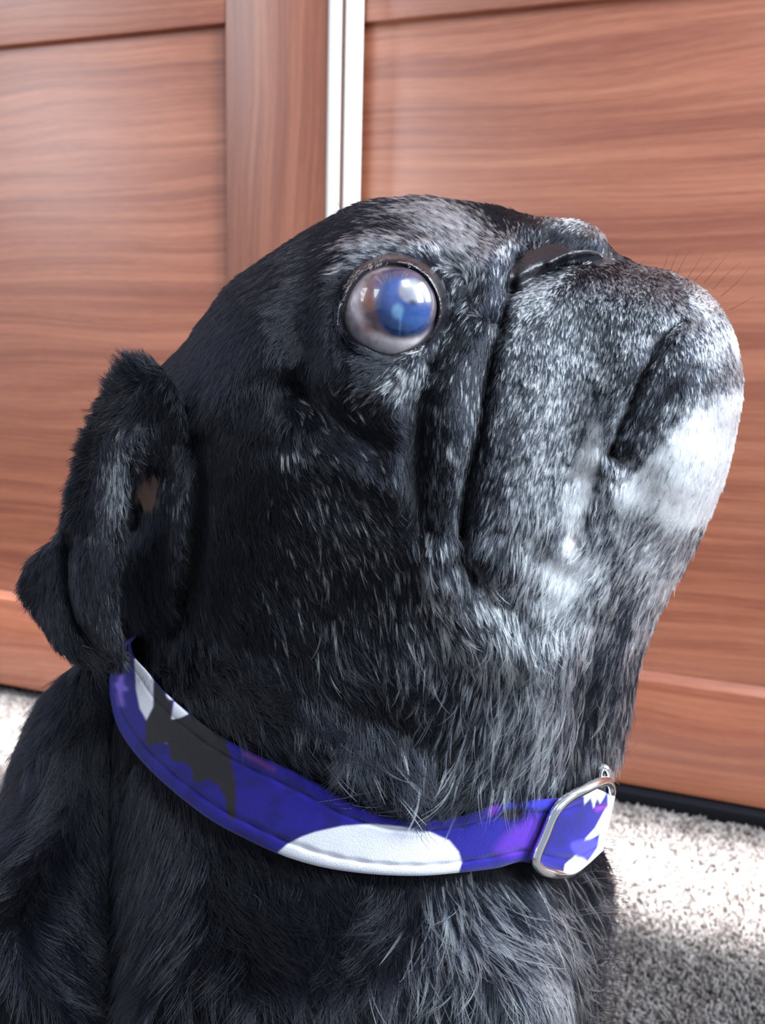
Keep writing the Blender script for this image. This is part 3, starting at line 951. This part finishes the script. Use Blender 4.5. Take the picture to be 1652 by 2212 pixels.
rows = [ring_pts(-5, 'ball', -.0006), ring_pts(-3, 'ball', .0004), ring_pts(1, 'ball', .0012), ring_pts(5, 'ball', .0014), ring_pts(9, 'out', .0008), ring_pts(15, 'out', .0002),
        ring_pts(24, 'skin', -.0012)]
k = len(APE); LV = np.vstack(rows)
jit = (vnoise(np.arange(len(LV)) % k * 7., np.arange(len(LV)) // k * 9., 8, 2) - .5) * .0005
LV[k:, 1] += jit[k:]
LF = [(r * k + i, r * k + (i + 1) % k, (r + 1) * k + (i + 1) % k, (r + 1) * k + i) for r in range(len(rows) - 1) for i in range(k)]
lm = Mat('wet_lid'); lm.b.inputs['Base Color'].default_value = (.010, .008, .011, 1); lm.b.inputs['Roughness'].default_value = .22
lm.b.inputs['Coat Weight'].default_value = .5; lm.b.inputs['Coat Roughness'].default_value = .08
tc = lm.node('ShaderNodeTexCoord'); nn = lm.node('ShaderNodeTexNoise'); nn.inputs['Scale'].default_value = 1500; nn.inputs['Detail'].default_value = 3
bp = lm.node('ShaderNodeBump'); bp.inputs['Strength'].default_value = .6; bp.inputs['Distance'].default_value = .0004
lm.link(tc.outputs['Object'], nn.inputs['Vector']); lm.link(nn.outputs['Fac'], bp.inputs['Height']); lm.link(bp.outputs[0], lm.b.inputs['Normal'])
lm.link(bp.outputs[0], lm.b.inputs['Coat Normal'])
lid = mesh_obj('eyelid', LV, LF, lm.m, dog)
sm = lid.modifiers.new('Subdivision', 'SUBSURF'); sm.levels = 1; sm.render_levels = 2


def mirror_part(o, name):
    me2 = o.data.copy()
    me2.transform(Matrix(((1, 0, 0, 0), (0, -1, 0, 2 * YP), (0, 0, 1, 0), (0, 0, 0, 1))))
    me2.flip_normals()
    p = bpy.data.objects.new(name, me2)
    for m_ in o.modifiers:
        q = p.modifiers.new(m_.name, m_.type); q.levels = m_.levels; q.render_levels = m_.render_levels
    return link(p, dog)


mirror_part(eye, 'eye'); mirror_part(lid, 'eyelid')

# ------------------------------------------------------------------ nose leather
nu = np.arange(1096, 1362, 3.0); nv = np.arange(510, 632, 3.0)
NU, NV = np.meshgrid(nu, nv)
dn, nbx, nby = seg_dist(NU, NV, NOSE, True); dn = dn.reshape(NU.shape)
ni = inside(NU, NV, NOSE)
hn = skin_h(NU, NV) + .0014 * np.sqrt(np.clip(1 - (1 - np.clip(dn / 10, 0, 1)) ** 2, 0, 1)) - .0003
hn -= .0030 * np.exp(-.5 * (seg_dist(NU, NV, catmull([(1165, 600), (1205, 576), (1236, 565), (1290, 560)], 4, False))[0].reshape(NU.shape) / 6) ** 2)
hn += .0014 * np.exp(-.5 * (seg_dist(NU, NV, catmull([(1188, 570), (1208, 558), (1230, 550)], 4, False))[0].reshape(NU.shape) / 7) ** 2)
keepn = ni[:-1, :-1] | ni[1:, 1:]
nb = np.where(ni, NU, nbx.reshape(NU.shape)); nc = np.where(ni, NV, nby.reshape(NU.shape))
hn = np.where(ni, hn, skin_h(nb, nc) - .0008)
NP_ = to3d(nb, nc, np.maximum(hn, .0004))
idn = np.arange(NU.size).reshape(NU.shape)
a_, b_ = np.nonzero(keepn)
nF = np.stack([idn[a_, b_], idn[a_ + 1, b_], idn[a_ + 1, b_ + 1], idn[a_, b_ + 1]], 1)
usedn = np.unique(nF); remap = np.full(NU.size, -1); remap[usedn] = np.arange(len(usedn))
nm = Mat('nose_leather'); nm.b.inputs['Base Color'].default_value = (.014, .011, .014, 1); nm.b.inputs['Roughness'].default_value = .42
nm.b.inputs['Specular IOR Level'].default_value = .5
tc = nm.node('ShaderNodeTexCoord'); vo = nm.node('ShaderNodeTexVoronoi'); vo.inputs['Scale'].default_value = 900
bp = nm.node('ShaderNodeBump'); bp.inputs['Strength'].default_value = .5; bp.inputs['Distance'].default_value = .0003
nm.link(tc.outputs['Object'], vo.inputs['Vector']); nm.link(vo.outputs['Distance'], bp.inputs['Height']); nm.link(bp.outputs[0], nm.b.inputs['Normal'])
nose = mesh_obj('nose', NP_.reshape(-1, 3)[usedn], remap[nF], nm.m, dog)
mirror_part(nose, 'nose')

# ------------------------------------------------------------------ ears
EAR = catmull([(262, 784), (300, 774), (345, 792), (385, 850), (405, 910), (400, 962), (368, 984), (332, 980), (292, 1002), (276, 1040), (270, 1090), (265, 1150), (262, 1210), (251, 1275), (252, 1330),
               (262, 1385), (267, 1425), (256, 1442), (215, 1440), (165, 1430), (120, 1394), (88, 1345), (58, 1305), (42, 1262), (60, 1216), (98, 1180), (128, 1150), (144, 1090), (157, 1030), (173, 970), (193, 915), (215, 862), (238, 818)], 5)
gu = np.arange(36, 412, 4.0); gv = np.arange(768, 1448, 4.0)
EU, EVV = np.meshgrid(gu, gv)
de, ex, ey = [x.reshape(EU.shape) for x in seg_dist(EU, EVV, EAR, True)]
ei = inside(EU, EVV, EAR)
U_ = np.where(ei, EU, ex); V_ = np.where(ei, EVV, ey); de = np.where(ei, de, 0)


def ear_h(u, v):
    b = .036 + .0105 * sstep(140, 320, u) - .010 * sstep(160, 45, u)
    b = b + .0022 * sstep(1000, 800, v) * sstep(200, 300, u)
    sk = skin_h(u, v) + .0022
    m = sstep(250, 330, u) * sstep(1010, 930, v)
    b = b * (1 - m) + np.maximum(b, sk) * m
    g = lambda pts, w, a: a * np.exp(-.5 * (seg_dist(u, v, catmull(pts, 4, False))[0].reshape(np.shape(u)) / w) ** 2)
    b = b + g([(290, 940), (272, 1010), (262, 1090), (250, 1180), (238, 1280), (250, 1390)], 20, .0022)
    b = b - g([(215, 960), (205, 1060), (195, 1140)], 22, .0010)
    b = b - g([(150, 1185), (150, 1260), (165, 1330), (205, 1385), (250, 1425)], 11, .0034)
    b = b - .003 * (1 - soft_in(u, v, [(158, 700), (158, 1170), (156, 1260), (172, 1330), (210, 1385), (262, 1428), (500, 1430), (500, 700)], 16)) * sstep(1120, 1180, v)
    return b


TH = .0024
prof = np.sqrt(np.clip(1 - (1 - np.clip(de / 14, 0, 1)) ** 2, 0, 1))
he = ear_h(U_, V_)
hf = he - TH * .5 * (1 - prof); hbk = he - TH * .5 - TH * .5 * prof
ck = ei[:-1, :-1] | ei[1:, 1:] | ei[1:, :-1] | ei[:-1, 1:]
us = np.zeros(EU.shape, bool); us[:-1, :-1] |= ck; us[1:, 1:] |= ck; us[1:, :-1] |= ck; us[:-1, 1:] |= ck
i1 = np.full(EU.shape, -1); i1[us] = np.arange(us.sum()); i2 = i1.copy(); ii = us & ei; i2[ii] = us.sum() + np.arange(ii.sum())
EP = np.vstack([to3d(U_[us], V_[us], hf[us]), to3d(U_[ii], V_[ii], hf[ii])])
EP[us.sum():, 1] = YP - hbk[ii]
a_, b_ = np.nonzero(ck)
eF = np.vstack([np.stack([i1[a_, b_], i1[a_ + 1, b_], i1[a_ + 1, b_ + 1], i1[a_, b_ + 1]], 1), np.stack([i2[a_, b_], i2[a_, b_ + 1], i2[a_ + 1, b_ + 1], i2[a_ + 1, b_]], 1)])
eUV = (np.concatenate([U_[us], U_[ii]]), np.concatenate([V_[us], V_[ii]]))
ear = mesh_obj('ear', EP, eF, simple('ear_skin', (.006, .006, .008), .8, 0, Specular_IOR_Level=.1), dog)
ear['label'] = 'folded black ear with a grey streak, hanging beside the collar'
eN = np.zeros(len(EP) * 3); ear.data.vertices.foreach_get('normal', eN); eN = eN.reshape(-1, 3)
eT = np.vstack([eF[:, [0, 1, 2]], eF[:, [0, 2, 3]]])
nfr = (ck.sum())
efront = np.concatenate([np.arange(len(eF)) < nfr] * 2)
EFLOW = np.array([(190, 900, -.9, -.15), (170, 980, -1, 0), (150, 1060, -.95, .25), (240, 830, -.8, -.4), (290, 790, -.5, -.7), (330, 860, -.45, .8), (370, 930, -.1, 1), (250, 900, -.7, .35),
                  (262, 960, .75, .5), (265, 1040, .25, 1), (250, 1120, .35, .9), (215, 1100, -.2, 1), (200, 1220, .1, 1), (225, 1320, .35, .9), (250, 1410, .5, .85), (90, 1230, -.2, .9), (110, 1330, .45, .85), (190, 1420, .8, .5), (60, 1260, -.7, .5)], float)


def eflow(u, v):
    out = np.zeros((len(u), 2))
    for (x, y, a, b) in EFLOW:
        w = 1 / ((u - x) ** 2 + (v - y) ** 2 + 500) ** 2
        n = math.hypot(a, b); out[:, 0] += w * a / n; out[:, 1] += w * b / n
    return out / (np.hypot(out[:, 0], out[:, 1]) + 1e-12)[:, None]


def ecolf(u, v, rc, r):
    w = np.zeros_like(u) + .012
    for (x, y, a, b, rot, p) in [(250, 1040, 24, 85, .12, .6), (285, 950, 26, 16, 0, .4), (225, 1350, 30, 50, -.3, .2), (245, 1410, 16, 20, 0, .3), (180, 930, 14, 70, .3, .06), (190, 1395, 50, 10, .6, .16)]:
        c, s = math.cos(rot), math.sin(rot)
        X = ((u - x) * c + (v - y) * s) / a; Y = (-(u - x) * s + (v - y) * c) / b
        w = np.maximum(w, p * np.exp(-.5 * (X * X + Y * Y)))
    isw = (.4 * rc + .6 * r.random(len(u))) < w
    t = r.uniform(.2, .7, len(u)); bl = r.uniform(.001, .004, len(u))
    return np.where(isw[:, None], np.stack([t * .88, t * .95, t * 1.05], 1), np.stack([bl * .9, bl * 1.1, bl * 2.2], 1)), isw.astype(float)  # black ear hairs carry the same painted blue sheen


wE = tri_area(EP, eT) * np.where(efront, 1, .3)
ear_fur = fur('fur', 4200, wE, 9, 1, .00005, .5, ecolf, 11, lift=.3, verts=EP, norms=eN, tris=eT, uv=eUV, flowf=eflow, lenf=lambda u, v: np.full(len(u), .36), parent=ear)
ear_fur['kind'] = 'stuff'
far = mirror_part(ear, 'ear')

# ------------------------------------------------------------------ collar
NS, NT = 520, 44


def resample(L, n):
    d = np.r_[0, np.cumsum(np.hypot(*np.diff(L, axis=0).T))]
    s = np.linspace(0, d[-1], n)
    return np.stack([np.interp(s, d, L[:, 0]), np.interp(s, d, L[:, 1])], 1)


# pair the two edges knot by knot so the cross lines stay square
idx = np.linspace(0, len(LOW) - 1, NS)
lo_ = np.stack([np.interp(idx, np.arange(len(LOW)), LOW[:, i]) for i in (0, 1)], 1)
up_ = np.stack([np.interp(idx, np.arange(len(UPP)), UPP[:, i]) for i in (0, 1)], 1)
tt = np.linspace(0, 1, NT)
CU = lo_[:, None, 0] * (1 - tt) + up_[:, None, 0] * tt
CV = lo_[:, None, 1] * (1 - tt) + up_[:, None, 1] * tt
edge = np.minimum(tt, 1 - tt)
rel = .0011 * np.sqrt(np.clip(1 - (1 - np.clip(edge / .10, 0, 1)) ** 2, 0, 1)) - .0007 * np.exp(-.5 * ((edge - .19) / .022) ** 2) + .0002 * np.sin(np.pi * tt)
hc = collar_h(np.clip(CU, 231, 1339)) + rel[None]
hc += .0006 * (fnoise(CU, CV, 120, 51) - .5) + .00025 * np.sin(CU / 9.) * np.exp(-.5 * ((edge[None] - .19) / .03) ** 2)
step = sstep(1190, 1214, CU + (CV - 1745) * .40)
hc += .0030 * step
front = to3d(CU, CV, hc)
backp = front.copy(); backp[..., 1] = 2 * YP - front[..., 1]
nin = .0022
inner = to3d(CU, CV, hc - nin); innerb = inner.copy(); innerb[..., 1] = 2 * YP - inner[..., 1]
# shrink the inner faces a touch at the ends
loop_o = np.concatenate([front, backp[::-1]], 0); loop_i = np.concatenate([inner, innerb[::-1]], 0)
NL = len(loop_o)
VO = loop_o.reshape(-1, 3); VI = loop_i.reshape(-1, 3)
cF = []
ar = np.arange(NL); nx = (ar + 1) % NL
j = np.arange(NT - 1)
A0 = (ar[:, None] * NT + j[None]); B0 = (nx[:, None] * NT + j[None])
fo = np.stack([A0, B0, B0 + 1, A0 + 1], -1).reshape(-1, 4)
fi_ = np.stack([A0, A0 + 1, B0 + 1, B0], -1).reshape(-1, 4) + NL * NT
e0 = np.stack([ar * NT, ar * NT + NL * NT, nx * NT + NL * NT, nx * NT], -1)
e1 = np.stack([ar * NT + NT - 1, nx * NT + NT - 1, nx * NT + NT - 1 + NL * NT, ar * NT + NT - 1 + NL * NT], -1)
CFc = np.vstack([fo, fi_, e0, e1])
u_, v_ = CU.ravel(), CV.ravel()
n_ = fnoise(u_, v_, 40, 61)
cc = np.tile(np.array(lin(30, 22, 128)), (len(u_), 1))
cc = mixc(cc, lin(24, 17, 108), sstep(.4, .7, n_))


def shape_in(pts, soft=2.5):
    return soft_in(u_, v_, catmull(pts, 4) if soft > 3 else pts, soft)


def near(line, w):
    return np.exp(-.5 * (seg_dist(u_, v_, np.array(line, float))[0] / w) ** 2)


cc = mixc(cc, lin(120, 96, 205), np.clip(near([(262, 1462), (258, 1500), (262, 1520)], 5) + near([(252, 1480), (272, 1488)], 4), 0, 1))
cc = mixc(cc, lin(82, 36, 160), shape_in([(1068, 1842), (1088, 1808), (1122, 1778), (1156, 1762), (1164, 1785), (1152, 1822), (1116, 1850)], 14))
cc = mixc(cc, lin(110, 40, 170), shape_in([(1052, 1740), (1075, 1735), (1080, 1752), (1058, 1760)], 8))
cc = mixc(cc, lin(50, 55, 190), near([(1080, 1748), (1180, 1738)], 6) * .5)
cc = mixc(cc, lin(34, 30, 40), shape_in([(1086, 1750), (1124, 1746), (1122, 1766), (1084, 1770)], 4))
cc = mixc(cc, lin(110, 50, 90), near([(530, 1628), (590, 1662)], 4) * .6)
WHT = lin(232, 230, 238)
cc = mixc(cc, WHT, shape_in([(290, 1424), (300, 1420), (324, 1440), (334, 1482), (332, 1530), (317, 1557), (302, 1530), (294, 1490)], 3))
cc = mixc(cc, WHT, shape_in([(376, 1514), (408, 1541), (378, 1562), (370, 1552)]))
cc = mixc(cc, WHT, shape_in([(348, 1580), (354, 1582), (362, 1606), (350, 1602)]))
cc = mixc(cc, WHT, shape_in([(358, 1498), (368, 1500), (374, 1512), (362, 1513)]))
BAT = [(331, 1470), (347, 1486), (360, 1506), (372, 1516), (368, 1540), (371, 1554), (385, 1552), (404, 1545), (430, 1540), (470, 1560), (492, 1612), (500, 1650), (508, 1685), (510, 1720), (508, 1772), (492, 1766), (487, 1726), (473, 1697),
       (449, 1682), (425, 1691), (416, 1687), (414, 1663), (405, 1650), (390, 1646), (370, 1644), (366, 1622), (363, 1606), (339, 1604), (327, 1612), (314, 1600), (314, 1561), (331, 1526)]
cc = mixc(cc, lin(38, 34, 38), shape_in(BAT))
BIGM = [(599, 1842), (620, 1824), (650, 1808), (681, 1797), (740, 1784), (800, 1780), (870, 1786), (930, 1798), (970, 1816), (990, 1840), (997, 1862), (988, 1895), (900, 1905), (800, 1900), (700, 1886), (640, 1866)]
cc = mixc(cc, WHT, shape_in(BIGM))
cc = mixc(cc, WHT, shape_in([(1313, 1700), (1340, 1715), (1335, 1780), (1300, 1850), (1268, 1900), (1215, 1895), (1220, 1868), (1242, 1848), (1258, 1850), (1268, 1862), (1289, 1832), (1296, 1800), (1264, 1820), (1262, 1814), (1285, 1789), (1302, 1757), (1313, 1738)]))
cc = mixc(cc, WHT, shape_in([(1240, 1705), (1300, 1690), (1308, 1715), (1296, 1736), (1290, 1722), (1282, 1745), (1276, 1722), (1262, 1738), (1262, 1720)]))
cc = mixc(cc, lin(74, 66, 200), shape_in([(1235, 1820), (1285, 1812), (1288, 1830), (1266, 1856), (1240, 1842)], 5))
cc = mixc(cc, lin(140, 40, 170), near([(1290, 1748), (1306, 1742)], 4) * .8)
# stitching
T2 = np.tile(tt, NS)
seam = np.exp(-.5 * ((np.minimum(T2, 1 - T2) - .19) / .014) ** 2) * .55
cc = cc * (1 - seam[:, None] * .8)
CC = np.vstack([cc.reshape(NS, NT, 3).reshape(-1, 3), cc.reshape(NS, NT, 3)[::-1].reshape(-1, 3)])
CC = np.vstack([CC, np.tile(np.array(lin(30, 24, 110)), (len(VI), 1))])
FAB = vcol_mat('printed_fabric', .75, .35, 3000, Sheen_Weight=.15, Specular_IOR_Level=.2)
col_e = empty('dog_collar', (0, YP, .23))
tag(col_e, 'deep blue fabric collar with bat and white moon print around the neck of the pug', 'collar')


def off_parent(o, e):
    o.data.transform(Matrix.Translation(-e.location)); return o


band = off_parent(mesh_obj('band', np.vstack([VO, VI]), CFc, FAB, col_e, True, CC), col_e)


def tube(name, pts, r, mat, parent, closed=True, n=10):
    pts = np.array(pts); N = len(pts); Vt = []; 
    for i in range(N):
        a = pts[(i - 1) % N] if closed or i else pts[0]; b = pts[(i + 1) % N] if closed or i < N - 1 else pts[-1]
        t = b - a; t /= np.linalg.norm(t) + 1e-12
        s = np.cross(t, [0, 1, .02]); s /= np.linalg.norm(s) + 1e-12; q = np.cross(t, s)
        for k_ in range(n):
            an = 2 * np.pi * k_ / n
            Vt.append(pts[i] + r * (np.cos(an) * s + np.sin(an) * q))
    Fs = [(i * n + k_, i * n + (k_ + 1) % n, ((i + 1) % N) * n + (k_ + 1) % n, ((i + 1) % N) * n + k_) for i in range(N if closed else N - 1) for k_ in range(n)]
    if not closed:
        Fs += [tuple(range(n))[::-1], tuple(range((N - 1) * n, N * n))]
    return mesh_obj(name, np.array(Vt), Fs, mat, parent)


CHROME = simple('polished_steel', (.82, .80, .80), .12, 1.0)
sl = catmull([(1196, 1758), (1222, 1728), (1262, 1706), (1300, 1688), (1316, 1694), (1318, 1722), (1300, 1790), (1268, 1850), (1232, 1884), (1185, 1884), (1160, 1868), (1160, 1845), (1178, 1802)], 5)
xs = sl[:, 0]
hs = collar_h(np.clip(xs, 231, 1335)) + .0040 - .0100 * sstep(1215, 1290, xs + (sl[:, 1] - 1745) * .4 - 30) * (sl[:, 1] > 1712)
slide = off_parent(tube('slide_buckle', to3d(sl[:, 0], sl[:, 1], hs), .00135, CHROME, col_e), col_e)
slide['label'] = 'shiny metal slide buckle at the throat'
rg = [(1303 + 9 * math.cos(a), 1674 + 16 * math.sin(a)) for a in np.linspace(0, 2 * math.pi, 20, endpoint=False)]
rg = np.array(rg)
ring = off_parent(tube('ring', to3d(rg[:, 0], rg[:, 1], np.full(len(rg), .0185)), .0011, CHROME, col_e), col_e)

# ------------------------------------------------------------------ whiskers and stray hairs
def strands(name, L, rad, col, label, curl=.1, K=8, seed=1):
    r = np.random.default_rng(seed); Ps = []
    for (u0, v0, u1, v1) in L:
        h0 = float(skin_h(np.array(u0, float), np.array(v0, float)))
        if name == "glint_hairs":
            h0 = max(h0, float(YP - on_sphere(np.array([float(u0)]), np.array([float(v0)]), .0016)[0, 1]))
        a = to3d(np.array(float(u0)), np.array(float(v0)), np.array(h0))
        b = to3d(np.array(float(u1)), np.array(float(v1)), np.array(h0 + r.uniform(.001, .004)))
        sd = np.cross(b - a, [0, 1, 0]) * curl * r.uniform(-1, 1)
        s = np.linspace(0, 1, K)[:, None]
        Ps.append(a + (b - a) * s + sd * s * (1 - s) * 2)
    Ps = np.array(Ps); rr = np.tile(rad * (1 - .75 * np.linspace(0, 1, K)), (len(L), 1))
    o = curves_obj(name, Ps, rr, np.tile(np.array(col), (len(L), 1)), FURM, dog)
    o['label'] = label; o['kind'] = 'stuff'
    return o


WL = [(1447, 590, 1469, 537), (1462, 594, 1494, 537), (1485, 600, 1524, 540), (1520, 612, 1578, 541), (1556, 640, 1620, 576), (1500, 606, 1548, 556), (1540, 625, 1600, 566), (1430, 588, 1444, 548),
      (1575, 670, 1630, 640), (1350, 590, 1395, 560)]
for i_ in range(16):
    x_ = 1215 + i_ * 12 + rng.uniform(-4, 4); y_ = 650 + rng.uniform(-25, 45)
    WL.append((x_, y_, x_ + rng.uniform(14, 26), y_ - rng.uniform(45, 80)))
WL += [(724, 1010, 745, 1075), (770, 985, 800, 1030), (748, 470, 712, 395), (1100, 560, 1130, 470)]
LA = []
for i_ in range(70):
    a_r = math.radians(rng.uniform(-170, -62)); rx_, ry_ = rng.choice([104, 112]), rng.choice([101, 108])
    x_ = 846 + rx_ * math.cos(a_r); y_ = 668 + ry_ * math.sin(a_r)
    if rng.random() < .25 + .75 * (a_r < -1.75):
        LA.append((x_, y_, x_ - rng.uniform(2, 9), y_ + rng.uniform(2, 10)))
strands('glint_hairs', LA, .00012, (.9, .93, .95), 'short white hairs added as wet glints along the upper eyelid', K=4)  # white strands put along the lid in place of its wet glints
strands('whiskers', WL, .00007, (.006, .005, .005), 'dark whiskers on the muzzle')
GL = []
for (x_, y_, dx, dy, n_s, sp_) in [(700, 1710, -30, 45, 7, 40), (800, 1760, -60, 18, 6, 60), (1345, 1620, 22, -14, 3, 12), (1320, 1650, 18, 40, 4, 14), (900, 1960, -14, 60, 6, 60), (820, 2060, -60, 40, 6, 60), (830, 2180, -40, 60, 7, 50),
                                   (1250, 1980, 80, -10, 8, 90), (560, 1960, -14, -30, 1, 5), (870, 1720, -110, 26, 6, 60), (980, 1740, -90, 40, 8, 60)]:
    for _ in range(n_s):
        a = x_ + rng.normal(0, sp_ * .5); b = y_ + rng.normal(0, sp_ * .4)
        GL.append((a, b, a + dx * rng.uniform(.7, 1.2), b + dy * rng.uniform(.6, 1.3)))
CHL = []
for i_ in range(420):
    y_ = rng.uniform(1800, 2230); x_ = 1292 + (10 if y_ > 1850 else -6) - rng.uniform(0, 26)
    CHL.append((x_, y_, x_ + rng.uniform(35, 75), y_ + rng.uniform(-12, 38)))
for i_ in range(260):
    y_ = rng.uniform(1470, 1760); x_ = np.interp(y_, [1452, 1505, 1600, 1745], [150, 100, 50, 0]) + rng.uniform(4, 26)
    CHL.append((x_, y_, x_ - rng.uniform(22, 46), y_ + rng.uniform(20, 60)))
strands('chest_hairs', CHL, .00006, (.004, .004, .005), 'dark hairs fringing the chest and back', curl=.3, seed=12)
strands('stray_hairs', GL, .00009, (.62, .62, .62), 'loose curved white hairs around the collar', curl=.45, seed=9)
